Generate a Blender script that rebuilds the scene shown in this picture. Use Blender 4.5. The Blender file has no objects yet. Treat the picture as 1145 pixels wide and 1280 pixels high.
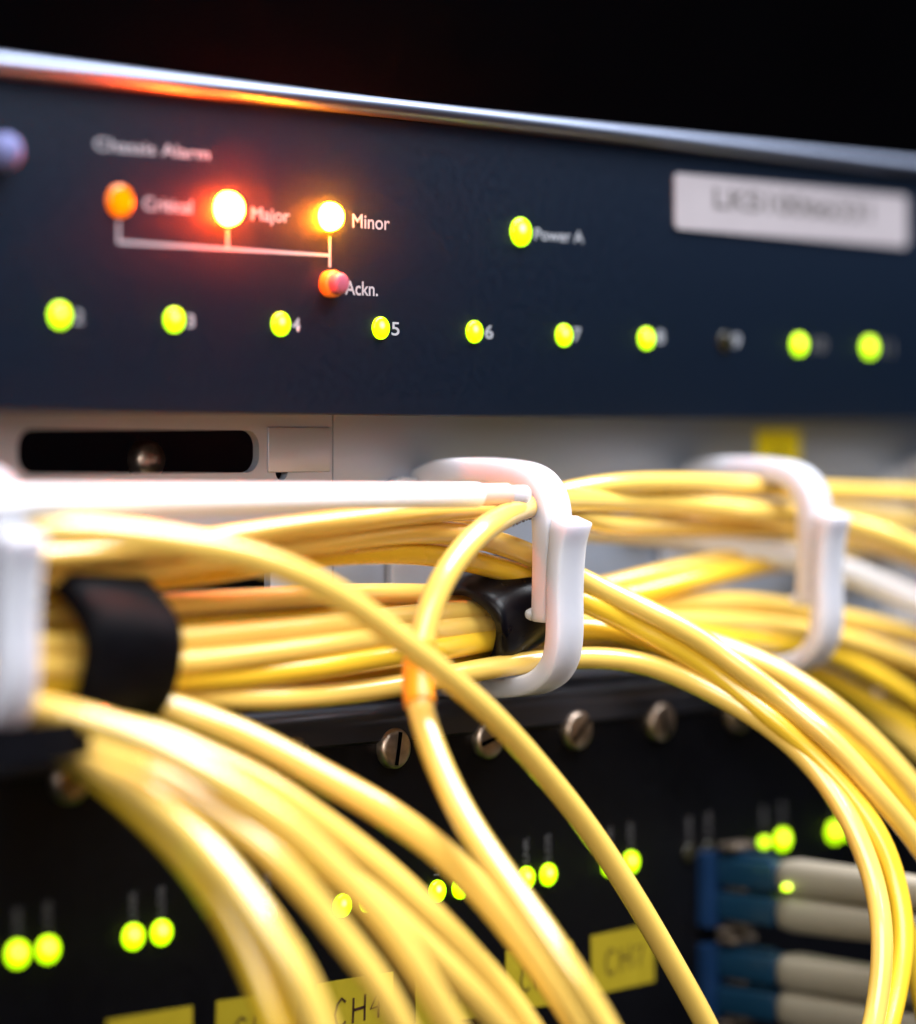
import bpy, bmesh, math, random
from mathutils import Vector, Matrix

# ------------------------------------------------------------------ camera
# local frame used below, in millimetres: s = along the rack to the right, y = into the rack,
# h = up, h = 0 at the height of the lens; ORG lifts it to its place above the floor.
ORG = Vector((0.0, 0.0, 1.2))
F = 3809.0                                   # focal length in photo pixels
CX, CY = 572.5, 560.0
YAW = math.radians(46.0)
BLOOM_DENSITY = 0.027
SN, CS = math.sin(YAW), math.cos(YAW)
CAM_S = -(CS * (475 - CX) / F * 400 + SN * 400)
CAM_Y = -(-SN * (475 - CX) / F * 400 + CS * 400)

scene = bpy.context.scene
cam_data = bpy.data.cameras.new("camera")
cam = bpy.data.objects.new("camera", cam_data)
scene.collection.objects.link(cam)
scene.camera = cam
cam.location = ORG + Vector((CAM_S, CAM_Y, 0)) / 1000
cam.rotation_euler = (math.radians(90), 0, -YAW)
cam_data.sensor_fit = 'VERTICAL'
cam_data.sensor_height = 36
cam_data.sensor_width = 36
cam_data.lens = F / 1280 * 36
cam_data.shift_y = -80 / 1280
cam_data.clip_start = 0.01
cam_data.clip_end = 50
cam_data.dof.use_dof = True
cam_data.dof.focus_distance = 0.402
cam_data.dof.aperture_fstop = cam_data.lens / 16.5
cam_data.dof.aperture_blades = 0

# ------------------------------------------------------------------ world and lamps
world = bpy.data.worlds.new("World")
scene.world = world
world.use_nodes = True
bg = world.node_tree.nodes["Background"]
bg.inputs[0].default_value = (0.55, 0.65, 1.0, 1)
bg.inputs[1].default_value = 0.012


def area(name, loc, target, size, power, color):
    d = bpy.data.lights.new(name, 'AREA')
    d.shape = 'RECTANGLE'
    d.size, d.size_y = size
    d.energy = power
    d.color = color
    o = bpy.data.objects.new(name, d)
    scene.collection.objects.link(o)
    o.location = ORG + Vector(loc) / 1000
    v = (Vector(target) - Vector(loc))
    o.rotation_euler = v.to_track_quat('-Z', 'Y').to_euler()
    return o


area("ceiling_lamp", (150, -310, 700), (20, -60, -20), (0.90, 0.62), 30.0, (0.92, 0.95, 1.0))
area("fill_light", (-700, -620, 350), (20, 0, -10), (0.8, 0.6), 8.0, (1.0, 0.97, 0.93))  # unseen fill from camera left, added to lift the shaded sides

scene.view_settings.view_transform = 'Standard'
scene.view_settings.look = 'None'
scene.view_settings.exposure = 0
scene.view_settings.gamma = 1
scene.cycles.use_denoising = True
scene.cycles.max_bounces = 8
scene.cycles.sample_clamp_indirect = 6

# ------------------------------------------------------------------ helpers
def P(px, py, y=0.0):
    """photo pixel + depth plane y -> local mm point"""
    u = (px - CX) / F
    Z = (y - CAM_Y) / (CS - SN * u)
    return Vector((CAM_S + (CS * u + SN) * Z, y, -(py - CY) / F * Z))


def PS(px, py, s):
    """photo pixel + plane of constant s -> local mm point"""
    u = (px - CX) / F
    Z = (s - CAM_S) / (SN + CS * u)
    return Vector((s, CAM_Y + Z * (CS - SN * u), -(py - CY) / F * Z))


def W(v):
    return ORG + Vector(v) / 1000


def empty(name, loc, label, cat, group=None):
    o = bpy.data.objects.new(name, None)
    scene.collection.objects.link(o)
    o.location = W(loc)
    o.empty_display_size = 0.005
    o['label'] = label
    o['category'] = cat
    if group:
        o['group'] = group
    return o


def wloc(o):
    v = o.location.copy()
    while o.parent:
        o = o.parent
        v += o.location
    return v


def link(name, me, mat, parent=None, loc=None):
    o = bpy.data.objects.new(name, me)
    scene.collection.objects.link(o)
    if mat and not me.materials:
        me.materials.append(mat)
    base = wloc(parent) if parent else Vector((0, 0, 0))
    if parent:
        o.parent = parent
    if loc is not None:
        o.location = W(loc) - base
    return o


def from_bm(name, bm, mat, parent=None, origin=(0, 0, 0), smooth=False, loc=None, bevel=0):
    """bm in local mm about origin"""
    me = bpy.data.meshes.new(name)
    bmesh.ops.recalc_face_normals(bm, faces=bm.faces[:])
    if bevel:
        bmesh.ops.bevel(bm, geom=[e for e in bm.edges if e.calc_face_angle(0) > 0.6],
                        offset=bevel, segments=3, affect='EDGES', profile=0.5)
        smooth = True
    bmesh.ops.scale(bm, vec=(0.001,) * 3, verts=bm.verts[:])
    bm.to_mesh(me)
    bm.free()
    if smooth:
        for p in me.polygons:
            p.use_smooth = True
        try:
            me.set_sharp_from_angle(angle=math.radians(50))
        except Exception:
            pass
    return link(name, me, mat, parent, loc if loc is not None else origin)


def box_bm(s0, s1, y0, y1, h0, h1, bm=None):
    bm = bm or bmesh.new()
    vs = [bm.verts.new((x, y, z)) for x in (s0, s1) for y in (y0, y1) for z in (h0, h1)]
    for f in ((0, 1, 3, 2), (4, 6, 7, 5), (0, 4, 5, 1), (2, 3, 7, 6), (0, 2, 6, 4), (1, 5, 7, 3)):
        bm.faces.new([vs[i] for i in f])
    return bm


def lathe_bm(prof, n=32, axis='y', bm=None):
    """prof: list of (r, t) along -y axis; t is distance out of the panel"""
    bm = bm or bmesh.new()
    rings = []
    for r, t in prof:
        if r < 1e-6:
            rings.append([bm.verts.new((0, -t, 0))])
        else:
            rings.append([bm.verts.new((r * math.cos(2 * math.pi * i / n), -t, r * math.sin(2 * math.pi * i / n))) for i in range(n)])
    for a, b in zip(rings, rings[1:]):
        for i in range(n):
            j = (i + 1) % n
            if len(a) == 1 and len(b) == 1:
                continue
            if len(a) == 1:
                bm.faces.new((a[0], b[i], b[j]))
            elif len(b) == 1:
                bm.faces.new((a[i], b[0], a[j]))
            else:
                bm.faces.new((a[i], b[i], b[j], a[j]))
    return bm


def plate_bm(outline, holes, y0, y1):
    bm = bmesh.new()
    edges = []
    for loop in [outline] + holes:
        vs = [bm.verts.new((s, y0, h)) for s, h in loop]
        for i in range(len(vs)):
            edges.append(bm.edges.new((vs[i], vs[(i + 1) % len(vs)])))
    r = bmesh.ops.triangle_fill(bm, use_beauty=True, use_dissolve=False, edges=edges, normal=(0, -1, 0))
    ret = bmesh.ops.extrude_face_region(bm, geom=bm.faces[:])
    vs = [g for g in ret['geom'] if isinstance(g, bmesh.types.BMVert)]
    bmesh.ops.translate(bm, verts=vs, vec=(0, y1 - y0, 0))
    return bm


def rrect(s0, s1, h0, h1, r, n=8):
    out = []
    for cx, cy, a0 in ((s1 - r, h1 - r, 0), (s0 + r, h1 - r, 90), (s0 + r, h0 + r, 180), (s1 - r, h0 + r, 270)):
        for i in range(n + 1):
            a = math.radians(a0 + 90 * i / n)
            out.append((cx + r * math.cos(a), cy + r * math.sin(a)))
    return out


def catmull(pts, step=1.0):
    P_ = [Vector(p) for p in pts]
    P_ = [P_[0] * 2 - P_[1]] + P_ + [P_[-1] * 2 - P_[-2]]
    out = []
    for i in range(1, len(P_) - 2):
        p0, p1, p2, p3 = P_[i - 1:i + 3]
        t0 = 0
        t1 = t0 + max((p1 - p0).length, 1e-4) ** .5
        t2 = t1 + max((p2 - p1).length, 1e-4) ** .5
        t3 = t2 + max((p3 - p2).length, 1e-4) ** .5
        n = max(2, int((p2 - p1).length / step))
        for k in range(n):
            t = t1 + (t2 - t1) * k / n
            a1 = (t1 - t) / (t1 - t0) * p0 + (t - t0) / (t1 - t0) * p1
            a2 = (t2 - t) / (t2 - t1) * p1 + (t - t1) / (t2 - t1) * p2
            a3 = (t3 - t) / (t3 - t2) * p2 + (t - t2) / (t3 - t2) * p3
            b1 = (t2 - t) / (t2 - t0) * a1 + (t - t0) / (t2 - t0) * a2
            b2 = (t3 - t) / (t3 - t1) * a2 + (t - t1) / (t3 - t1) * a3
            out.append((t2 - t) / (t2 - t1) * b1 + (t - t1) / (t2 - t1) * b2)
    out.append(P_[-2])
    # light smoothing
    for _ in range(6):
        o2 = out[:]
        for i in range(1, len(out) - 1):
            o2[i] = out[i] * .5 + (out[i - 1] + out[i + 1]) * .25
        out = o2
    return out


def tube_bm(path, r, n=20, caps=True, bm=None):
    """r: radius or function of index fraction"""
    bm = bm or bmesh.new()
    rings = []
    t = (path[1] - path[0]).normalized()
    up = Vector((0, 0, 1)) if abs(t.z) < .9 else Vector((0, 1, 0))
    a = t.cross(up).normalized()
    for i, p in enumerate(path):
        q0 = path[max(i - 1, 0)]
        q1 = path[min(i + 1, len(path) - 1)]
        t = (q1 - q0).normalized()
        a = (a - t * a.dot(t)).normalized()
        b = t.cross(a)
        rr = r(i / (len(path) - 1)) if callable(r) else r
        rings.append([bm.verts.new(p + rr * (a * math.cos(2 * math.pi * k / n) + b * math.sin(2 * math.pi * k / n))) for k in range(n)])
    for x, y in zip(rings, rings[1:]):
        for k in range(n):
            j = (k + 1) % n
            bm.faces.new((x[k], x[j], y[j], y[k]))
    if caps:
        bm.faces.new(rings[0][::-1])
        bm.faces.new(rings[-1])
    return bm


def band_bm(path_yh, s0, s1, t):
    """strip of thickness t following a path of (y, h), extruded along s"""
    bm = bmesh.new()
    n = len(path_yh)
    tt = t if callable(t) else (lambda f: t)
    rows = []
    for i, p in enumerate(path_yh):
        a = path_yh[max(i - 1, 0)]
        b = path_yh[min(i + 1, n - 1)]
        d = Vector((b[0] - a[0], b[1] - a[1])).normalized()
        nn = Vector((-d.y, d.x)) * tt(i / (n - 1)) / 2
        rows.append([bm.verts.new((s, p[0] + sg * nn.x, p[1] + sg * nn.y)) for s, sg in ((s0, 1), (s1, 1), (s1, -1), (s0, -1))])
    for x, y in zip(rows, rows[1:]):
        for k in range(4):
            bm.faces.new((x[k], x[(k + 1) % 4], y[(k + 1) % 4], y[k]))
    bm.faces.new(rows[0])
    bm.faces.new(rows[-1])
    return bm


# ------------------------------------------------------------------ materials
def new_mat(name):
    m = bpy.data.materials.new(name)
    m.use_nodes = True
    nt = m.node_tree
    return m, nt, nt.nodes["Principled BSDF"]


def mat(name, color, rough=.5, metal=0, spec=.5, var=.12, scale=400, bump=0, bscale=3000, coat=0, sss=0,
        stretch=None, sss_r=(1, .9, .8), rvar=.1, sss_scale=.002):
    m, nt, b = new_mat(name)
    b.inputs['Roughness'].default_value = rough
    b.inputs['Metallic'].default_value = metal
    b.inputs['Specular IOR Level'].default_value = spec
    b.inputs['Coat Weight'].default_value = coat
    if sss:
        b.inputs['Subsurface Weight'].default_value = sss
        b.inputs['Subsurface Radius'].default_value = sss_r
        b.inputs['Subsurface Scale'].default_value = sss_scale
    tc = nt.nodes.new('ShaderNodeTexCoord')
    mp = nt.nodes.new('ShaderNodeMapping')
    nt.links.new(tc.outputs['Object'], mp.inputs[0])
    if stretch:
        mp.inputs['Scale'].default_value = stretch
    nz = nt.nodes.new('ShaderNodeTexNoise')
    nz.inputs['Scale'].default_value = scale
    nz.inputs['Detail'].default_value = 6
    nt.links.new(mp.outputs[0], nz.inputs['Vector'])
    r = nt.nodes.new('ShaderNodeValToRGB')
    r.color_ramp.elements[0].position = .3
    r.color_ramp.elements[1].position = .7
    r.color_ramp.elements[0].color = tuple(c * (1 - var) for c in color) + (1,)
    r.color_ramp.elements[1].color = tuple(min(1, c * (1 + var)) for c in color) + (1,)
    nt.links.new(nz.outputs['Fac'], r.inputs[0])
    nt.links.new(r.outputs[0], b.inputs['Base Color'])
    mr = nt.nodes.new('ShaderNodeMapRange')
    mr.inputs['To Min'].default_value = max(0, rough - rvar)
    mr.inputs['To Max'].default_value = rough + rvar
    nt.links.new(nz.outputs['Fac'], mr.inputs['Value'])
    nt.links.new(mr.outputs[0], b.inputs['Roughness'])
    if bump:
        n2 = nt.nodes.new('ShaderNodeTexNoise')
        n2.inputs['Scale'].default_value = bscale
        n2.inputs['Detail'].default_value = 3
        nt.links.new(mp.outputs[0], n2.inputs['Vector'])
        bp = nt.nodes.new('ShaderNodeBump')
        bp.inputs['Strength'].default_value = bump
        bp.inputs['Distance'].default_value = .0001
        nt.links.new(n2.outputs['Fac'], bp.inputs['Height'])
        nt.links.new(bp.outputs[0], b.inputs['Normal'])
    return m


def emit_mat(name, color, strength, rim=None, core=None, R=.0015, off=(-.15, .25)):
    """lens of a lamp: emission runs from a rim colour to the core around a die a little off centre"""
    m, nt, b = new_mat(name)
    tc = nt.nodes.new('ShaderNodeTexCoord')
    mp = nt.nodes.new('ShaderNodeMapping')
    mp.inputs['Location'].default_value = (-off[0], 0, -off[1])
    mp.inputs['Scale'].default_value = (1 / R, 0, 1 / R)
    nt.links.new(tc.outputs['Object'], mp.inputs[0])
    ln = nt.nodes.new('ShaderNodeVectorMath')
    ln.operation = 'LENGTH'
    nt.links.new(mp.outputs[0], ln.inputs[0])
    r = nt.nodes.new('ShaderNodeValToRGB')
    e = r.color_ramp.elements
    e[0].position = 0.05
    e[0].color = (core or color) + (1,)
    e[1].position = 1.1
    e[1].color = (rim or color) + (1,)
    mid = e.new(.4)
    mid.color = color + (1,)
    nt.links.new(ln.outputs['Value'], r.inputs[0])
    nt.links.new(r.outputs[0], b.inputs['Emission Color'])
    b.inputs['Emission Strength'].default_value = strength
    b.inputs['Base Color'].default_value = tuple(c * .3 for c in color) + (1,)
    b.inputs['Roughness'].default_value = .15
    return m


YEL = (0.87, 0.57, 0.12)
M = {
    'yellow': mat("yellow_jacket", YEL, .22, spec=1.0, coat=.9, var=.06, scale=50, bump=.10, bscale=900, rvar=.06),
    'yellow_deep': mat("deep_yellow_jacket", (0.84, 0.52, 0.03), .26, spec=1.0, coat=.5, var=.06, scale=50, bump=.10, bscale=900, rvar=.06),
    'orange': mat("painted_amber_shine", (0.85, 0.28, 0.01), .3, var=.05),  # amber lamp shine on the jacket, put into the colour
    'white_cable': mat("white_jacket", (0.88, 0.87, 0.90), .35, var=.03, scale=60, sss=.2),
    'nylon': mat("white_nylon", (0.47, 0.475, 0.53), .36, var=.03, scale=150, bump=.15, bscale=500, sss=1.0, sss_r=(1, .95, .95), sss_scale=.006),
    'salmon': mat("salmon_plastic", (0.75, 0.50, 0.42), .45, var=.05, sss=.3),
    'panel': mat("navy_panel_paint", (0.0016, 0.0054, 0.0140), .45, spec=.2, var=.12, scale=900, bump=.12, bscale=6000),
    'dark_panel': mat("black_panel_paint", (0.0015, 0.0015, 0.0026), .42, spec=.2, var=.2, scale=900, bump=.25, bscale=6000),
    'plate': mat("grey_steel", (0.36, 0.41, 0.51), .34, metal=.35, var=.08, scale=40, bump=.1, bscale=1500, stretch=(.2, 1, 1)),
    'trim': mat("satin_aluminium", (0.27, 0.31, 0.42), .44, metal=1, var=.05, scale=300, stretch=(.05, 1, 1)),
    'lip': mat("dark_anodised_lip", (0.06, 0.06, 0.075), .30, metal=.7, var=.2, scale=120, stretch=(.15, 1, 1)),
    'screw': mat("nickel_screw", (0.58, 0.46, 0.37), .38, metal=1, var=.2, scale=900),
    'thumb': mat("blue_steel_screw", (0.14, 0.15, 0.32), .8, metal=.3, var=.1, scale=500),
    'black': mat("black_strap", (0.0015, 0.0015, 0.003), .6, spec=.08, var=.3, scale=500, bump=.5, bscale=700),
    'black_gloss': mat("glossy_black_strap", (0.002, 0.002, 0.004), .30, spec=.22, var=.3, scale=500, bump=.25, bscale=500),
    'void': mat("dark_interior", (0.0004, 0.0004, 0.0006), .9, spec=0, var=.2, scale=30),
    'print': mat("white_print", (0.30, 0.31, 0.35), .6, var=.05, scale=2000),
    'print_dim': mat("grey_print", (0.09, 0.085, 0.09), .6, var=.05, scale=2000),
    'label': mat("pale_label", (0.32, 0.29, 0.315), .5, var=.03, scale=100),
    'label_print': mat("grey_label_print", (0.09, 0.08, 0.08), .6),
    'sticker': mat("yellow_sticker", (0.36, 0.27, 0.006), .6, var=.06, scale=400, bump=.1, bscale=1500),
    'sticker_lifted': mat("brightened_yellow_sticker", (0.95, 0.85, 0.005), .6, var=.06, scale=400),  # sticker yellow brightened to make up for shade on the plate
    'ink': mat("brown_marker", (0.035, 0.010, 0.006), .5, var=.3, scale=2000),
    'blue': mat("blue_connector", (0.004, 0.030, 0.065), .35, var=.1, scale=200),
    'blue_frame': mat("blue_adapter", (0.004, 0.022, 0.07), .4, var=.1, scale=200),
    'beige': mat("beige_boot", (0.30, 0.26, 0.20), .5, var=.05, scale=200),
    'metal_tab': mat("dull_tab", (0.22, 0.17, 0.13), .4, metal=.7, var=.3, scale=400),
    'button': mat("amber_lit_button_body", (0.75, 0.20, 0.015), .4, var=.05),  # orange light from the Minor lamp, put into the body colour
    'button_face': mat("cool_lit_button_face", (0.36, 0.07, 0.11), .5, var=.05),  # pink of the cool-lit face, put into the colour
    'green': emit_mat("green_lamp_lens", (0.66, 1.0, 0.005), 4.0, rim=(0.38, .8, .0), core=(1.0, 1.0, .22)),
    'green_big': emit_mat("large_green_lamp_lens", (0.66, 1.0, 0.005), 4.0, rim=(0.38, .8, .0), core=(1.0, 1.0, .3), R=.002),
    'red_lamp': emit_mat("major_lamp_lens", (1.0, .055, .003), 1000, R=.0023),
    'amber_lamp': emit_mat("minor_lamp_lens", (1.0, .20, .0035), 620, R=.002),
    'orange_lamp': emit_mat("critical_lamp_lens", (1.0, .25, .0), 1.5, rim=(.9, .09, .0), core=(1.0, .28, .0), R=.0023, off=(0, 0)),
    'unlit': mat("unlit_lamp_lens", (0.014, 0.012, 0.005), .25),
}

# ------------------------------------------------------------------ setting: rack interior
bm = box_bm(-600, 1200, 260, 264, -400, 500)
o = from_bm("rack_interior", bm, M['void'])
o['kind'] = 'structure'

# ------------------------------------------------------------------ text
_fontcache = {}


def text_obj(txt, p0, p1x, cap_h, parent, m, y, name="printed_text", bold=0, vertical=False, thick=0.0):
    """text whose first baseline point is p0 (s,h mm), width to p1x, cap height in mm"""
    c = bpy.data.curves.new("tmp", 'FONT')
    c.body = txt
    c.size = 1
    c.offset = bold
    t = bpy.data.objects.new("tmp", c)
    scene.collection.objects.link(t)
    bpy.context.view_layer.update()
    me = bpy.data.meshes.new_from_object(t.evaluated_get(bpy.context.evaluated_depsgraph_get()))
    bpy.data.objects.remove(t)
    bpy.data.curves.remove(c)
    xs = [v.co.x for v in me.vertices]
    x0, x1 = min(xs), max(xs)
    capf = 0.72
    sy = cap_h / capf
    sx = (p1x - p0[0]) / (x1 - x0) if not vertical else (p1x - p0[1]) / (x1 - x0)
    for v in me.vertices:
        a, b = (v.co.x - x0) * sx, v.co.y * sy
        if vertical:
            v.co = Vector((-b, 0, a)) / 1000
        else:
            v.co = Vector((a, 0, b)) / 1000
    me.name = name
    me.materials.clear()
    return link(name, me, m, parent, (p0[0], y, p0[1]))


def ptext(txt, px0, pyb, px1, pyb1, cap_px, parent, m, y=-.05, plane=0, **k):
    a = P(px0, pyb, plane)
    b = P(px1, pyb1, plane)
    h = (P(px0, pyb - cap_px, plane) - a).z
    return text_obj(txt, (a.x, (a.z + b.z) / 2), b.x, h, parent, m, plane + y, **k)


def stroke_obj(strokes, parent, m, y, w=.35, name="handwritten_mark"):
    """flat marker strokes: list of polylines in (s,h)"""
    bm = bmesh.new()
    for st in strokes:
        pts = [Vector((a, 0, b)) for a, b in st]
        rows = []
        for i, p in enumerate(pts):
            d = (pts[min(i + 1, len(pts) - 1)] - pts[max(i - 1, 0)]).normalized()
            nn = Vector((-d.z, 0, d.x)) * w / 2
            rows.append((bm.verts.new(p + nn), bm.verts.new(p - nn)))
        for a, b in zip(rows, rows[1:]):
            bm.faces.new((a[0], a[1], b[1], b[0]))
    o = from_bm(name, bm, m, parent, (0, y, 0))
    return o


# ------------------------------------------------------------------ alarm unit (upper)
unit = empty("alarm_unit", (0, 0, 4.3),
             "navy faceplate with chassis alarm lamps and a silver top edge, above the cables", "rack unit")
bm = box_bm(-330, 480, 0, 3, 4.3, 43.4)
from_bm("faceplate", bm, M['panel'], unit, bevel=.25)
from_bm("chassis_box", box_bm(-325, 475, 3.1, 50, 10.5, 45), M['void'], unit)
# top trim: rolled aluminium edge
prof = []
for i in range(25):
    a = math.radians(-90 + 180 * i / 24)
    prof.append((-0.2 - 1.8 * math.cos(a), 44.75 + 1.3 * math.sin(a)))
prof = [(3.0, 43.45)] + prof + [(3.0, 46.05)]
bm = bmesh.new()
rows = []
for s in (-330, 480):
    rows.append([bm.verts.new((s, a, b)) for a, b in prof])
for i in range(len(prof) - 1):
    bm.faces.new((rows[0][i], rows[1][i], rows[1][i + 1], rows[0][i + 1]))
bm.faces.new((rows[0][-1], rows[1][-1], rows[1][0], rows[0][0]))
bm.faces.new(rows[0])
bm.faces.new(rows[1][::-1])
from_bm("top_trim", bm, M['trim'], unit, smooth=True)


def dome(r, hgt, base=.25, n=10):
    return [(r, -0.2), (r, base)] + [(r * math.cos(a), base + hgt * math.sin(a)) for a in
                                     [math.pi / 2 * k / n for k in range(1, n)]] + [(0, base + hgt)]


led_me = {}


def led(px, py, r, hgt, m, parent, name="indicator_lamp", label=None, plane=0, key=None):
    key = key or (r, hgt, m)
    p = P(px, py, plane)
    if key not in led_me:
        o = from_bm(name, lathe_bm(dome(r, hgt)), M[m], parent, smooth=True, loc=p)
        led_me[key] = o.data
    else:
        o = link(name, led_me[key], None, parent, p)
    if label:
        o['label'] = label
    return o


led(149, 251, 2.0, .6, 'orange_lamp', unit, label="dull orange lamp marked Critical")
led(284, 261, 2.05, 1.7, 'red_lamp', unit, label="white-hot red lamp marked Major")
led(411, 271, 1.85, 1.7, 'amber_lamp', unit, label="white-hot amber lamp marked Minor")
led(650, 290, 1.95, .6, 'green_big', unit, label="green lamp marked Power A")
ups = {2: 74, 3: 217, 4: 350, 5: 475, 6: 592, 7: 704, 8: 807, 9: 905, 10: 998, 11: 1086}
H_UP = 15.75
for k, px in ups.items():
    u = (px - CX) / F
    Z = (0 - CAM_Y) / (CS - SN * u)
    py = CY - H_UP * F / Z
    m = 'unlit' if k == 9 else 'green'
    o = led(px, py, 1.5, .45, m, unit, key=('up', m))
    if k == 9:
        o['label'] = "unlit lamp between eight and ten"
for t, x0, y0, x1, y1, cp, mm in (
        ("Chassis Alarm", 118, 188, 262, 199, 16, 'print'),
        ("Critical", 179, 263, 240, 266, 17, 'print'),
        ("Major", 314, 275, 362, 278, 17, 'print'),
        ("Minor", 440, 284, 487, 288, 18, 'print'),
        ("Ackn.", 431, 367, 472, 371, 18, 'print'),
        ("Power A", 668, 300, 729, 303, 15, 'print')):
    ptext(t, x0, y0, x1, y1, cp, unit, M[mm], bold=.012)
for k, px in ups.items():
    x0 = {2: 93, 3: 233, 4: 365, 5: 489, 6: 606, 7: 716, 8: 820, 9: 915, 10: 1014, 11: 1101}[k]
    wd = 18 if k > 9 else 10
    yb = {2: 404, 3: 409, 4: 414, 5: 419, 6: 423, 7: 426, 8: 429, 9: 434, 10: 439, 11: 443}[k]
    ptext(str(k), x0, yb, x0 + wd - (4 if k == 11 else 0), yb, 17, unit, M['print' if k < 10 else 'print_dim'], bold=.012)


def line_obj(pts, w, parent, m, y=-.04, name="printed_line"):
    q = [P(a, b, 0) for a, b in pts]
    return stroke_obj([[(v.x, v.z) for v in q]], parent, m, y, w, name)


hb = (P(148, 303, 0).z + P(412, 319, 0).z) / 2
for a, b in (((148, 276), (148, 304.5)), ((284.5, 286), (284.5, 311)), ((412, 296), (412, 334))):
    line_obj([a, b], .42, unit, M['print'])
q0, q1 = P(146.5, 303, 0), P(413, 319, 0)
stroke_obj([[(q0.x, hb), (q1.x, hb)]], unit, M['print'], -.045, .42, "printed_line")
# push button
pb = P(411, 355, 0)
btn = from_bm("push_button", lathe_bm([(1.75, -.2), (1.75, 1.0), (1.6, 1.35), (1.45, 1.4)] + [(1.45, 1.5)], 32), M['button'], unit, smooth=True, loc=pb)
from_bm("button_face", lathe_bm([(1.35, 1.3), (1.35, 2.3), (1.2, 2.55), (.8, 2.68), (0, 2.72)], 32), M['button_face'], btn, smooth=True, loc=pb)
# label strip
a, b = P(842, 250, 0), P(1132, 262, 0)
a2, b2 = P(842, 216, 0), P(842, 286, 0)
lab = from_bm("asset_label", plate_bm(rrect(a.x, b.x, b2.z, a2.z, .9), [], -.35, -.01), M['label'], unit)
ptext("LKS10066331", 890, 264, 1087, 273, 26, lab, M['label_print'], y=-.42, bold=.012)
# captive thumb screw, upper left
p = P(-4, 190, 0)
ts = from_bm("thumb_screw", lathe_bm([(2.1, 0), (2.1, 2.0), (1.9, 2.5), (1.3, 3.0), (.7, 3.2), (0, 3.3)], 32), M['thumb'], unit, smooth=True, loc=p)

# ------------------------------------------------------------------ cable manager (middle)
YP = 10.0
mgr = empty("cable_manager", (0, YP, -33),
            "grey steel strip with white nylon cable rings between the two black panels", "cable manager")
hs = [P(25, 540, YP), P(322, 590, YP)]
slot = rrect(P(22, 540, YP).x, P(324, 540, YP).x, P(160, 592, YP).z, P(160, 537, YP).z, 2.2)
hole2c = P(352, 590, YP)
hole2 = [(hole2c.x + 1.1 * math.cos(math.radians(t)), hole2c.z + 1.1 * math.sin(math.radians(t))) for t in range(0, 360, 20)]
sj = P(416, 560, YP).x
slotb = rrect(P(170, 540, YP).x, P(338, 540, YP).x, P(250, 760, YP).z, P(250, 690, YP).z, 2.2)
bm = plate_bm([(-330, -60), (sj - .12, -60), (sj - .12, 8.5), (-330, 8.5)], [slot, slotb, hole2], YP, YP + 1.2)
from_bm("steel_panel", bm, M['plate'], mgr)
bm = plate_bm([(sj + .12, -60), (480, -60), (480, 8.5), (sj + .12, 8.5)], [], YP, YP + 1.2)
from_bm("steel_panel", bm, M['plate'], mgr)
from_bm("backing_strip", box_bm(sj - 6, sj + 6, YP + 1.4, YP + 2, -60, 8.5), M['void'], mgr)
# raised cover with thin edges on the left panel
c0, c1 = P(334, 528, YP), P(412, 533, YP)
from_bm("cover_plate", box_bm(c0.x, c1.x, YP - .22, YP - .02, -3.2, P(380, 534, YP).z), M['plate'], mgr, bevel=.15)
# bits inside the slot
pc = P(178, 575, 22)
from_bm("screw", lathe_bm([(2.6, 0), (2.6, 1.5), (2.1, 2.2), (0, 2.6)], 24), M['screw'], mgr, smooth=True, loc=pc)
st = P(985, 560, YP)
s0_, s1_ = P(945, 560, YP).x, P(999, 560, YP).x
yl = from_bm("yellow_sticker", box_bm(s0_, s1_, YP - .15, YP - .02, P(985, 590, YP).z, P(985, 538, YP).z), M['sticker_lifted'], mgr)
sc_ = P(973, 575, YP - .2)
stroke_obj([[(sc_.x - 1.3, sc_.z - 2.4), (sc_.x, sc_.z + 2), (sc_.x + 1.3, sc_.z - 2.4)], [(sc_.x - .8, sc_.z - .8), (sc_.x + .8, sc_.z - .8)]], yl, M['ink'], YP - .2, .95)

# rings
Zr = 402.0
u = (704 - CX) / F
S1 = CAM_S + (CS * u + SN) * Zr           # centre of ring 1 along the rack
u2 = (1031 - CX) / F
S2 = CAM_S + (CS * u2 + SN) * 443.0
u0 = (16 - CX) / F
S0 = CAM_S + (CS * u0 + SN) * 337.0
S3 = S2 + (S2 - S1)
RW = 5.2
SL = S1 - RW / 2
up_px = [(488, 640), (498, 618), (513, 604), (535, 592), (570, 587), (620, 590), (648, 596), (664, 610), (672, 632), (674, 665), (673, 720), (671, 778)]
lo_px = [(699, 649), (696, 660), (692.5, 682), (690.5, 705), (689, 740), (689, 800), (684, 829), (670, 848), (648, 858), (615, 861), (560, 860), (500, 857)]
up_yh = [PS(a, b, SL) for a, b in up_px]
lo_yh = [PS(a, b, SL) for a, b in lo_px]
up_c = [(v.y, v.z) for v in catmull([Vector((0, v.y, v.z)) for v in up_yh], .7)]
lo_c = [(v.y, v.z) for v in catmull([Vector((0, v.y, v.z)) for v in lo_yh], .7)]
up_c = [q for q in up_c if q[0] < YP + .5]
lo_c = [q for q in lo_c if q[0] < YP + .5]
ring_first = None


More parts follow.
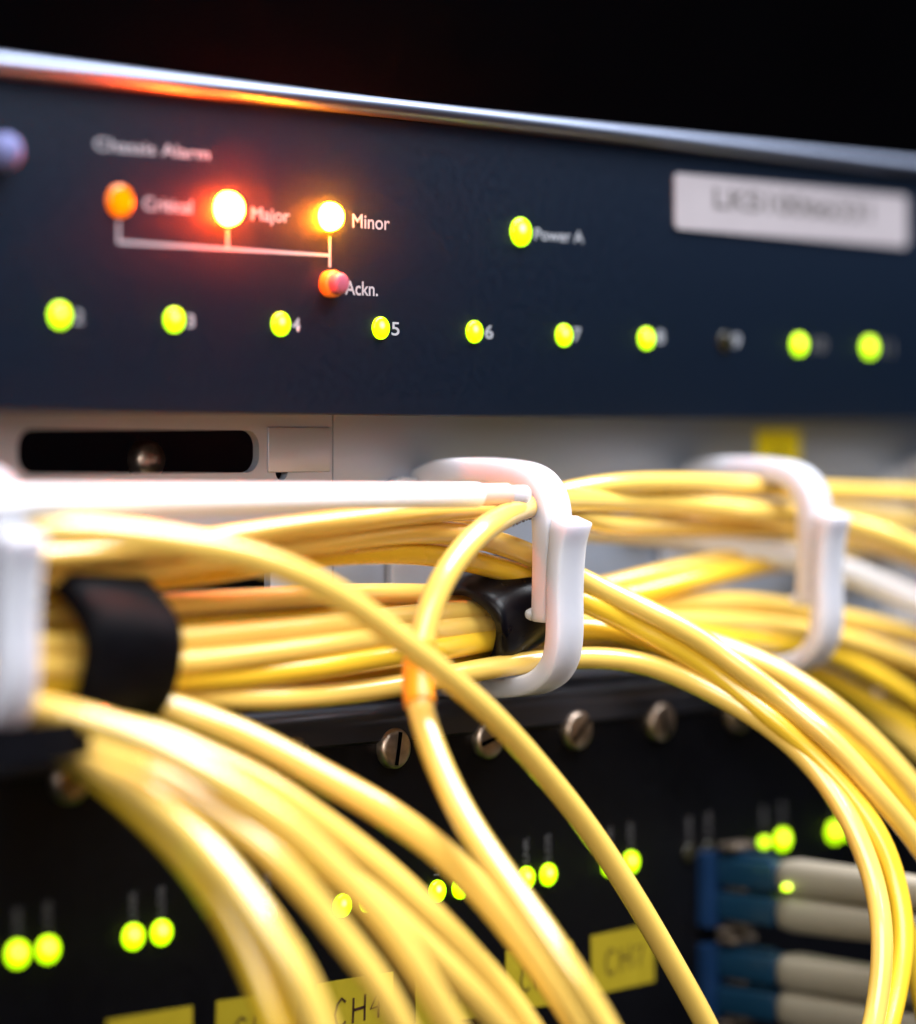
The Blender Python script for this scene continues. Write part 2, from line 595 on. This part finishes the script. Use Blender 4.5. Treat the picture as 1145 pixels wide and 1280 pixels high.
def ring(s):
    global ring_first
    loc = (s, YP, -17)
    if ring_first is None:
        hb_, ht_ = -31.0, -4.5
        pad = from_bm("cable_ring", plate_bm(rrect(-7.5, 7.5, -14.5, 13, 2), [], -1.6, -.02), M['nylon'], mgr, loc=loc)
        def tt(f):
            return 3.2 if f < .6 else 3.2 - 1.5 * (f - .6)
        def tl(f):
            return 3.3 - .7 * min(1, f / .07)
        bm = band_bm([(a - YP, b + 17) for a, b in up_c], -RW / 2, RW / 2, tt)
        h1 = from_bm("upper_hook", bm, M['nylon'], pad, bevel=.45, loc=loc)
        bm = band_bm([(a - YP, b + 17) for a, b in lo_c], -RW / 2, RW / 2, tl)
        h2 = from_bm("lower_hook", bm, M['nylon'], pad, bevel=.45, loc=loc)
        pn = PS(660, 768, SL)
        nb = from_bm("hook_nub", lathe_bm([(0, -.9), (.6, -.6), (.85, 0), (.6, .6), (0, .9)], 16), M['nylon'], pad, smooth=True,
                     loc=(s - RW / 2 + .6, pn.y, pn.z))
        ring_first = (pad, h1, h2, nb)
    else:
        pad = link("cable_ring", ring_first[0].data, None, mgr, loc)
        for ch in ring_first[1:]:
            c = ch.copy()
            scene.collection.objects.link(c)
            c.parent = pad
    return pad


for s in (S1, S0, S2, S3):
    ring(s)

# ------------------------------------------------------------------ line card shelf (lower)
shelf = empty("line_card_shelf", (0, 0, -130),
              "black lower panel with a row of screws, paired green lamps and yellow channel stickers", "rack unit")
HT = -34.0
from_bm("front_panel", box_bm(-330, 480, .6, 3, -190, HT - 3), M['dark_panel'], shelf)
# rolled top lip
prof = [(YP - .05, HT + .3), (YP - .05, HT - 1.0)]
prof = [(YP - .06, HT)]
for i in range(13):
    a = math.radians(90 + 90 * i / 12)
    prof.append((2.6 + 2.6 * math.cos(a), HT - 2.6 + 2.6 * math.sin(a)))
prof += [(0, HT - 4.4), (.59, HT - 4.8), (2.9, HT - 4.8), (2.9, HT - 3), (YP - .06, HT - 1.2)]
bm = bmesh.new()
rows = [[bm.verts.new((s, a, b)) for a, b in prof] for s in (-330, 480)]
for i in range(len(prof)):
    j = (i + 1) % len(prof)
    bm.faces.new((rows[0][i], rows[1][i], rows[1][j], rows[0][j]))
bm.faces.new(rows[0])
bm.faces.new(rows[1][::-1])
from_bm("rolled_top_edge", bm, M['lip'], shelf, smooth=True)
# thin wire-like rail along the back of the lip
from_bm("edge_rail", tube_bm([Vector((s, YP - 1.6, HT + .8)) for s in (-330, 0, 480)], .8, 12), M['trim'], shelf, smooth=True)

# module seams: each card is its own faceplate
PITCH = 18.1
screw_me = None
for k in range(-4, 8):
    s = 2.6 + PITCH * k
    loc = (s, .58, -39.6)
    if screw_me is None:
        bm = lathe_bm([(2.7, 0), (2.7, .9), (2.45, 1.25), (2.0, 1.4), (0, 1.45)], 32)
        o = from_bm("screw", bm, M['screw'], shelf, smooth=True, loc=loc)
        screw_me = o.data
        sb = box_bm(-.28, .28, -1.52, -1.2, -2.2, 2.2)
        bmesh.ops.rotate(sb, cent=(0, 0, 0), matrix=Matrix.Rotation(math.radians(35), 3, 'Y'), verts=sb.verts[:])
        so = from_bm("screw_slot", sb, M['void'], o, loc=loc)
        slot_me = so.data
    else:
        o = link("screw", screw_me, None, shelf, loc)
        so = link("screw_slot", slot_me, None, o, loc)
    ang = [20, 62, -30, 35, 10, 75, 48, -15, 30, 5, 50, 22][k + 4]
    so.rotation_euler = (0, math.radians(ang - 35), 0)

rnd = random.Random(4)
HL = -59.4
for k in range(0, 10):
    for j in (0, 1):
        s = -59.2 + 17.6 * k + 4.5 * j
        lit = k != 7
        m = 'green' if lit else 'unlit'
        key = ('low', m)
        loc = (s, .6, HL)
        if key not in led_me:
            o = from_bm("indicator_lamp", lathe_bm(dome(1.5, .5)), M[m], shelf, smooth=True, loc=loc)
            led_me[key] = o.data
        else:
            o = link("indicator_lamp", led_me[key], None, shelf, loc)
        if k == 8 and j == 0:
            o.scale = (.62, 1, .5)
        text_obj(("LNK", "LOS")[j], (s + .55, HL + 2.1), HL + 5.6, 1.15, shelf, M['print_dim'], .55, vertical=True, bold=.01)

def glyph(ch, x, z, w, h):
    G = {'C': [[(1, .85), (.6, 1), (.2, .8), (0, .45), (.2, .1), (.6, 0), (1, .15)]],
         'H': [[(.05, .98), (0, 0)], [(.95, 1.05), (.92, .03)], [(.03, .5), (.95, .56)]],
         '1': [[(.3, .8), (.55, 1), (.55, 0)]],
         '2': [[(.05, .75), (.4, 1), (.85, .8), (.6, .4), (0, .02), (.95, .05)]],
         '3': [[(.05, .9), (.6, .98), (.8, .75), (.4, .55), (.85, .3), (.5, 0), (0, .1)]],
         '4': [[(.62, .98), (.0, .42), (.98, .5)], [(.85, .7), (.8, .0)]],
         '5': [[(.9, .95), (.2, .95), (.15, .55), (.7, .6), (.85, .25), (.5, 0), (.05, .08)]],
         '6': [[(.8, .95), (.2, .6), (.1, .2), (.5, 0), (.85, .25), (.5, .5), (.15, .35)]],
         '7': [[(.0, .9), (.95, .95), (.4, 0)]]}
    return [[(x + a * w, z + b * h) for a, b in st] for st in G[ch]]


for k, ch in ((1, '2'), (2, '3'), (3, '4'), (4, '5'), (5, '6'), (6, '7')):
    s = 7.1 + 17.6 * (k - 4)
    if ch == '4':
        s -= .2
    tilt = {'2': .004, '3': .03, '4': .012, '5': -.01, '6': .02, '7': -.02}[ch]
    bm = box_bm(0, 13.6, 0, .14, -8.4, 0)
    o = from_bm("channel_sticker", bm, M['sticker'], shelf, loc=(s, .44, -69.0))
    o.rotation_euler = (0, tilt, 0)
    o['label'] = "yellow sticker handwritten CH" + ch
    st = []
    for q, (g, w) in enumerate((('C', 1.9), ('H', 2.3), (ch, 1.8))):
        st += glyph(g, s + 3.0 + q * 3.2, -75.0 + .15 * q, w, 3.6 - .25 * q)
    stroke_obj(st, o, M['ink'], .39, .38)

# ------------------------------------------------------------------ optical ports + duplex plugs
def adapter(px0, px1, py0, py1):
    a, b = P(px0, py0, -.3), P(px1, py1, -.3)
    o = from_bm("port_adapter", plate_bm(rrect(0, b.x - a.x + 5, 0, a.z - b.z, .4), [], -2.2, 0), M['blue_frame'], shelf, loc=(a.x, .55, b.z), smooth=False)
    return o


ad_s = P(882, 1105, 0).x
plug_rows = [P(890, 1088, 0).z, P(890, 1131, 0).z, P(890, 1203, 0).z, P(890, 1248, 0).z]


def duplex(z0, z1, label):
    th = empty("duplex_plug", (ad_s + 3, 0, (z0 + z1) / 2), label, "fibre connector", "blue and beige duplex plugs at the right")
    for z in (z0, z1):
        base = (ad_s + 3.6, 0, z)
        # blue plug body
        bm = box_bm(-2.3, 2.3, -11.5, -1.0, -2.0, 2.0)
        b = from_bm("plug_body", bm, M['blue'], th, bevel=.3, loc=base)
        bm = box_bm(-1.2, 1.2, -6.5, -5.9, 2.0, 3.0)
        from_bm("latch", box_bm(-1.1, 1.1, -9.5, -2.5, 2.15, 2.75), M['blue'], b, bevel=.2, loc=base)
        from_bm("metal_tab", box_bm(-1.9, 1.9, -6.0, -2.4, -2.75, -2.15), M['metal_tab'], b, bevel=.2, loc=base)
        # boot: long beige sleeve
        bm = bmesh.new()
        prev = None
        rings = []
        N = 24
        for t, rs, rh in ((11.5, 1.6, 1.7), (12.2, 2.3, 2.45), (14, 2.6, 2.75), (30, 2.4, 2.6), (38, 2.0, 2.2), (39, 1.6, 1.7)):
            rings.append([bm.verts.new((rs * math.copysign(abs(math.cos(2 * math.pi * i / N)) ** .7, math.cos(2 * math.pi * i / N)), -t,
                                        rh * math.copysign(abs(math.sin(2 * math.pi * i / N)) ** .7, math.sin(2 * math.pi * i / N)))) for i in range(N)])
        for x, y in zip(rings, rings[1:]):
            for i in range(N):
                bm.faces.new((x[i], x[(i + 1) % N], y[(i + 1) % N], y[i]))
        bm.faces.new(rings[0]); bm.faces.new(rings[-1])
        from_bm("boot", bm, M['beige'], th, smooth=True, loc=base)
    return th


for r0, r1, lb in ((0, 1, "blue duplex plug with two beige boots, upper one under the green lamps at right"),
                   (2, 3, "blue duplex plug with two beige boots, lower one in the bottom right corner")):
    duplex(plug_rows[r0], plug_rows[r1], lb)
    zc = (plug_rows[r0] + plug_rows[r1]) / 2
    from_bm("port_adapter", plate_bm(rrect(-1.2, 8.4, -5.6, 5.6, .5), [], -1.6, 0), M['blue_frame'], shelf, loc=(ad_s, .55, zc))
    from_bm("port_shroud", box_bm(1.0, 6.4, -4.2, -1.7, -6.8, -5.7), M['metal_tab'], shelf, bevel=.3, loc=(ad_s, .55, zc))
    from_bm("port_shroud", box_bm(1.0, 6.4, -5.2, -1.7, 5.7, 6.7), M['metal_tab'], shelf, bevel=.3, loc=(ad_s, .55, zc))
p = P(984, 1109, -14.5)  # glowing disc added for a reflection of the green lamps
from_bm("green_glint", lathe_bm([(0.0, -.3), (.9, -.3), (.9, .2), (.6, .5), (0, .6)], 20), M['green'], shelf, smooth=True, loc=p).scale = (1, 1, .55)

# ------------------------------------------------------------------ cables
G = "yellow fibre cables running along and out of the cable rings"


def cable(label, pts, d=3.0, m='yellow', group=G, name="fibre_cable", cat="cable"):
    path = catmull([P(*p) for p in pts], 1.2)
    org = path[0].copy()
    bm = tube_bm([q - org for q in path], d / 2, 22)
    o = from_bm(name, bm, M[m], None, smooth=True, loc=org)
    o['label'] = label
    o['category'] = cat
    if group:
        o['group'] = group
    return o, path


# long diagonal
cable("yellow cable crossing diagonally from upper left to the bottom centre, in front of all others",
      [(-60, 664, -10), (40, 661, -13), (150, 667, -17), (255, 682, -21), (345, 706, -23), (425, 744, -24.5), (495, 795, -25), (560, 846, -25), (620, 900, -24.5), (680, 966, -24), (740, 1042, -24), (790, 1118, -25), (840, 1203, -26), (885, 1285, -27), (920, 1360, -28)], 3.2)
# curl
curl, cpath = cable("cream lit cable curling down from inside the centre ring and swinging to bottom centre",
      [(1240, 732, -18), (1165, 694, -15), (1110, 670, -12), (1060, 655, -9), (1000, 644, -7), (930, 638, -6), (850, 630, -4), (780, 627, -4), (735, 626, -6), (698, 626, -8.5), (664, 632, -11.5), (625, 648, -15.5), (585, 680, -18), (555, 720, -18), (536, 765, -18), (524, 815, -18), (521, 858, -19), (530, 905, -22), (548, 955, -25), (578, 1018, -29), (618, 1080, -34), (668, 1150, -40), (718, 1222, -45), (765, 1300, -48), (800, 1370, -50)], 3.3)
# shine of the amber lamp on the curl, painted as an orange skin
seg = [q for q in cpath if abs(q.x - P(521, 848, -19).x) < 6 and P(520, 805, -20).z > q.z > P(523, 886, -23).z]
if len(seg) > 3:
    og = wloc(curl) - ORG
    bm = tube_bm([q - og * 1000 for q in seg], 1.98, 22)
    o = from_bm("amber_lamp_shine", bm, M['orange'], curl, smooth=True, loc=og * 1000)

# faint printed marks on the jacket of the curling cable
best = min(range(len(cpath)), key=lambda i: (cpath[i] - P(652, 636, -12.5)).length)
og = (wloc(curl) - ORG) * 1000
bm = bmesh.new()
for k in range(-4, 5):
    q0, q1 = cpath[best + k], cpath[best + k + 1]
    dirn = (q1 - q0).normalized()
    off = (Vector((-SN, -CS, -.75)).normalized())
    off = (off - dirn * off.dot(dirn)).normalized() * 1.66
    a = q0 + off - og
    tube_bm([a, a + dirn * (.35 + .12 * (k % 3))], .09 + .05 * (k % 2), 6, bm=bm)
from_bm("printed_mark", bm, M['ink'], curl, loc=og)

# upper left strands
cable("uppermost yellow cable running under the white rod to the centre ring",
      [(-60, 704, -5), (60, 697, -6), (160, 690, -7), (250, 678, -8), (350, 662, -9), (440, 650, -9), (520, 641, -9), (600, 636, -8), (680, 634, -7), (760, 655, -4), (840, 656, -2), (940, 660, -2), (1000, 663, -3), (1065, 672, -6), (1110, 684, -9), (1160, 704, -12), (1230, 740, -15)], 3.0)
cable("second cable under the white rod, bending down along the lit top of the long pair",
      [(-60, 728, -3), (60, 720, -4), (160, 712, -5), (250, 700, -6), (350, 684, -7), (440, 672, -7), (520, 665, -7), (590, 670, -7.5), (640, 684, -8.5), (690, 706, -10), (722, 722, -11), (755, 738, -13), (800, 759, -16), (840, 779, -19), (888, 808, -22), (938, 845, -26), (980, 877, -29), (1022, 911, -33), (1060, 948, -36), (1097, 992, -39), (1137, 1040, -41), (1190, 1115, -44)], 3.1)
cable("cable under the second strand, forming the lower half of the long pair at right",
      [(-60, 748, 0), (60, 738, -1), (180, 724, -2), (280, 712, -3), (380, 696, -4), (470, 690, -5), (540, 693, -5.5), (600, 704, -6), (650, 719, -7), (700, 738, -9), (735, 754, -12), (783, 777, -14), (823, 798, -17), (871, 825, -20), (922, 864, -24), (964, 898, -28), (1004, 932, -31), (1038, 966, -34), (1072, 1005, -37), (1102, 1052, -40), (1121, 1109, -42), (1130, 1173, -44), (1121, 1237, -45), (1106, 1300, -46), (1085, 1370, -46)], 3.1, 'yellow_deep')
# upper right
cable("topmost yellow cable arching right from the centre ring through the farther ring",
      [(420, 655, 4), (520, 650, 2), (620, 640, -1), (700, 617, -4), (760, 606, -5), (840, 603, -5), (930, 607, -5), (1030, 613, -5), (1100, 616, -5), (1180, 620, -5), (1260, 628, -5)], 3.0)
cable("dim yellow cable far behind the white cable at the right edge",
      [(800, 640, 7), (900, 640, 7), (1000, 640, 6), (1080, 645, 5), (1160, 655, 5), (1240, 665, 5)], 2.8)
# white cable
cable("soft white cable sloping down to the right behind the farther ring",
      [(700, 658, 3), (780, 664, 2), (850, 671, 1), (930, 687, -1), (1000, 698, -3), (1060, 715, -6), (1110, 735, -9), (1160, 757, -12), (1230, 790, -15)], 4.0, 'white_cable', None)
# bundle from left strap through right strap and fanning out
cable("top cable of the strapped bundle, rising to the right past the centre ring",
      [(-60, 775, 1), (60, 768, 1), (190, 758, 0), (300, 751, 0), (420, 744, 0), (520, 743, 1), (590, 746, 1), (660, 748, 0), (730, 738, -1), (800, 722, -2), (870, 706, -2), (920, 696, -1), (975, 690, 2), (1040, 686, 5), (1120, 684, 7)], 3.0)
cable("cable tucked behind the top of the strapped bundle",
      [(-60, 790, 3), (60, 786, 3), (200, 776, 2), (300, 770, 2), (420, 762, 2), (520, 757, 2), (600, 757, 2), (700, 758, 0), (800, 742, -3), (870, 724, -4), (930, 711, -3), (975, 703, 0), (1030, 698, 4)], 3.0, 'yellow_deep')
cable("white lit cable second from the top of the strapped bundle",
      [(-60, 812, -5), (60, 808, -5), (200, 801, -5), (300, 793, -5), (400, 783, -5), (500, 772, -4), (560, 766, -4), (620, 762, -3), (700, 762, -2), (800, 758, -2), (870, 752, -3), (940, 753, -4), (1000, 763, -6), (1060, 774, -8), (1110, 785, -9), (1170, 802, -10), (1240, 830, -10)], 3.1)
cable("white lit cable third from the top of the strapped bundle",
      [(-60, 836, -6), (60, 835, -6), (200, 830, -6), (300, 821, -6), (400, 808, -6), (500, 794, -5), (560, 787, -5), (620, 782, -4), (700, 782, -3), (800, 778, -3), (880, 776, -4), (950, 780, -5), (1010, 788, -7), (1060, 800, -9), (1110, 816, -10), (1170, 838, -11), (1240, 870, -11)], 3.1)
cable("shaded cable fourth from the top of the strapped bundle",
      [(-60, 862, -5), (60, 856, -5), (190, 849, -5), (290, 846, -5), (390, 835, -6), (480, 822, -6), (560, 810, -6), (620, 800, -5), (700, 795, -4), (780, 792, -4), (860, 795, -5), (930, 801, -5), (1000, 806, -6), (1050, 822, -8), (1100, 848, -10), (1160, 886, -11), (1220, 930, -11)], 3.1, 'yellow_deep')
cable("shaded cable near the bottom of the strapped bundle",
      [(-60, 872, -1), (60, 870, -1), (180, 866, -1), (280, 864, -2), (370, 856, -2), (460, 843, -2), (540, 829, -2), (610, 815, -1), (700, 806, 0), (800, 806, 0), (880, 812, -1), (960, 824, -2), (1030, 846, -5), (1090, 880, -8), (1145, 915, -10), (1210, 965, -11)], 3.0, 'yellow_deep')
cable("cable filling the back of the strapped bundle",
      [(-60, 822, 5), (60, 820, 5), (200, 815, 5), (330, 806, 5), (450, 795, 4), (560, 785, 3), (660, 785, 2), (760, 788, 1), (850, 790, 2), (950, 796, 2), (1040, 806, 1), (1120, 828, 0), (1200, 858, 0)], 3.0)
# lowest cable through centre ring -> big arc right
cable("lowest yellow cable leaving the centre ring, arcing over the black panel to the lower right",
      [(120, 862, -2), (200, 868, -3), (280, 873, -4), (350, 873, -5), (430, 867, -5), (500, 857, -6), (560, 845, -7), (620, 834, -8), (680, 826, -10), (735, 822, -12), (790, 826, -15), (845, 843, -18), (898, 869, -22), (946, 897, -26), (993, 933, -30), (1035, 981, -34), (1068, 1037, -38), (1092, 1100, -41), (1103, 1173, -44), (1095, 1265, -45), (1072, 1350, -46)], 3.0)
# pair from centre ring, behind long pair
cable("olive shaded cable level with the ring hook, dropping under the long pair at right",
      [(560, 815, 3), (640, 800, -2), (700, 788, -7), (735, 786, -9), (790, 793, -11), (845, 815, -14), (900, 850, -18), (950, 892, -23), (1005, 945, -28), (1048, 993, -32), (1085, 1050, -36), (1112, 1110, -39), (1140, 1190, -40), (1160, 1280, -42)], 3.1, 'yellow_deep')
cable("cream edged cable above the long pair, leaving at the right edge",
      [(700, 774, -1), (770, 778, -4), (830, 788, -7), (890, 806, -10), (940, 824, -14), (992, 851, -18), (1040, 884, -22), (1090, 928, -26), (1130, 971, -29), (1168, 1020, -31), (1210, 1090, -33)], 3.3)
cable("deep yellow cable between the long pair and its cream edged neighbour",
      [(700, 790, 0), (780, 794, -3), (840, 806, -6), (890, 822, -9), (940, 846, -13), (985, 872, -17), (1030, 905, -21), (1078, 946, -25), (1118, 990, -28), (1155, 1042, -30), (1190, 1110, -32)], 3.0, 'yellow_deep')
# fan of cables behind, leaving right of farther ring
cable("low yellow cable in the shade right of the farther ring",
      [(960, 830, 2), (1010, 838, -1), (1045, 855, -4), (1085, 885, -7), (1145, 938, -10), (1200, 990, -12)], 3.0)
# lower left fan
cable("upper cable of the lower left fan, leaving just below the black strap",
      [(60, 880, -2.0), (130, 872, -3.2), (200, 882, -5.9), (255, 900, -9.1), (329, 932, -13.0), (407, 974, -17.6), (473, 1010, -21.4), (550, 1064, -25.3), (600, 1114, -28), (650, 1174, -31), (700, 1242, -34), (740, 1310, -36), (770, 1370, -37)], 3.8)
cable("second cable of the lower left fan, splitting off beside the upper one",
      [(60, 896, -5.2), (130, 905, -8.5), (190, 918, -11.7), (250, 944, -15.0), (320, 976, -18.2), (407, 1033, -22.1), (481, 1090, -25.4), (533, 1138, -27.9), (586, 1194, -29.9), (640, 1256, -31.9), (690, 1330, -33.1)], 3.6)
cable("front cable of the lower left fan, sweeping from behind the near ring",
      [(-60, 880, -5.2), (0, 880, -7.8), (60, 887, -11.7), (110, 899, -15.6), (160, 916, -18.9), (210, 940, -22.1), (262, 968, -25.4), (310, 1000, -27.9), (364, 1036, -30.5), (416, 1083, -33.1), (463, 1131, -35.4), (497, 1174, -37), (531, 1226, -38.5), (560, 1275, -39.3), (592, 1335, -40)], 3.35)
cable("cable half hidden in the middle of the lower left fan",
      [(60, 905, -6.5), (150, 935, -11.7), (220, 968, -16.9), (300, 1015, -21.4), (380, 1068, -26.0), (450, 1112, -29.2), (518, 1172, -31.9), (562, 1214, -33.1), (602, 1254, -34.5), (660, 1330, -35.8)], 3.6)
cable("fifth cable of the lower left fan, with dark gaps on both sides",
      [(50, 905, -5.2), (110, 935, -10.4), (180, 962, -16.9), (250, 1000, -22.8), (300, 1034, -26.7), (343, 1071, -29.9), (370, 1099, -31.5), (397, 1131, -33), (436, 1180, -35.1), (468, 1220, -37), (492, 1262, -38.3), (520, 1320, -39)], 3.15)
cable("broad cream lit cable near the lower left edge of the fan",
      [(50, 912, -5.2), (110, 950, -10.4), (170, 985, -16.9), (230, 1034, -23.4), (280, 1088, -29.2), (315, 1133, -33), (344, 1176, -35.5), (370, 1216, -37.5), (391, 1262, -39), (412, 1330, -40)], 3.9)
cable("lowest and leftmost cable of the lower left fan, in yellow shade",
      [(50, 918, -3.9), (108, 958, -8.5), (162, 1000, -13.7), (218, 1054, -20), (264, 1108, -26), (303, 1172, -30.5), (333, 1240, -33.8), (362, 1330, -36.4)], 3.9, 'yellow_deep')

# white rod in front of the upper strands
rod = empty("white_rod", P(300, 620, -14), "straight glossy white rod from the near ring to the centre ring", "rod")
def rodseg(px0, px1, d, m, name):
    h = P(595, 618.5, -14).z
    a, b = P(px0, 600, -14), P(px1, 600, -14)
    a.z = b.z = h
    og = P(300, 620, -14)
    path = [a.lerp(b, t / 12) - og for t in range(13)]
    return from_bm(name, tube_bm(path, d / 2, 28), M[m], rod, smooth=True, bevel=0, loc=og)
rodseg(-80, 596, 3.3, 'white_cable', "tube")
rodseg(596.5, 633, 2.95, 'salmon', "end_stub")
rodseg(633.5, 656, 2.4, 'nylon', "end_cap")


# straps
def strap(px, py, y, ry, rh, width, label, m='black', tilt=0):
    c = P(px, py, y)
    prof = []
    bm = bmesh.new()
    N = 48
    rows = []
    for t, k in ((0, .80), (0, .93), (.5, 1.0), (1.6, 1.05), (width * .5, 1.06), (width - 1.6, 1.05), (width - .5, 1.0), (width, .93), (width, .80)):
        rows.append([bm.verts.new((t, ry * k * math.cos(2 * math.pi * i / N), rh * k * math.sin(2 * math.pi * i / N))) for i in range(N)])
    rows.append(rows[0])
    for x, yv in zip(rows, rows[1:]):
        for i in range(N):
            bm.faces.new((x[i], x[(i + 1) % N], yv[(i + 1) % N], yv[i]))
    for v in bm.verts:
        w = 1 + .035 * math.sin(v.co.x * .9 + 3 * math.atan2(v.co.z, v.co.y)) + .02 * math.sin(7 * math.atan2(v.co.z, v.co.y) + v.co.x)
        v.co.y *= w
        v.co.z *= w
    bmesh.ops.rotate(bm, cent=(width / 2, 0, 0), matrix=Matrix.Rotation(tilt, 3, 'Y'), verts=bm.verts[:])
    o = from_bm("cable_strap", bm, M[m], None, smooth=True, loc=c)
    o['label'] = label
    o['category'] = "strap"
    o['group'] = "black straps round the cable bundle"
    return o


strap(572, 766, -2, 8.4, 6.3, 15, "glossy black strap round the bundle behind the centre ring", "black_gloss", -.3)
s2 = strap(50, 820, -2, 10.2, 9.6, 13.5, "blurred black strap round the bundle beside the near ring at left")
# hanging strap tail under the near ring
c = wloc(s2)
a, b = P(-30, 912, -15), P(112, 950, -15)
tb = bmesh.new()
rows = []
for i in range(13):
    t = i / 12
    s = a.x + (b.x - a.x) * t
    rows.append([tb.verts.new((s, -15 - 1.5 * math.sin(t * 3) + dy, hh)) for dy, hh in ((0, P(30, 905, -15).z), (.8, P(30, 905, -15).z), (.8, P(40, 962, -15).z + t * 1.2), (0, P(40, 962, -15).z + t * 1.2))])
for x, yv in zip(rows, rows[1:]):
    for i in range(4):
        tb.faces.new((x[i], x[(i + 1) % 4], yv[(i + 1) % 4], yv[i]))
tb.faces.new(rows[0]); tb.faces.new(rows[-1])
org = (c - ORG) * 1000
bmesh.ops.translate(tb, verts=tb.verts[:], vec=-org)
from_bm("strap_tail", tb, M['black'], s2, loc=org)

# ------------------------------------------------------------------ scattering volume added to imitate lens bloom round the alarm lamps
hz = bpy.data.materials.new("bloom_scatter")
hz.use_nodes = True
nt = hz.node_tree
nt.nodes.remove(nt.nodes["Principled BSDF"])
pv = nt.nodes.new("ShaderNodeVolumePrincipled")
pv.inputs["Color"].default_value = (.95, .95, 1, 1)
pv.inputs["Density"].default_value = BLOOM_DENSITY
pv.inputs["Anisotropy"].default_value = .99
nt.links.new(pv.outputs[0], nt.nodes["Material Output"].inputs["Volume"])
o = from_bm("bloom_volume", box_bm(-420, 1300, -480, 255, -320, 120), hz)
o['kind'] = 'stuff'
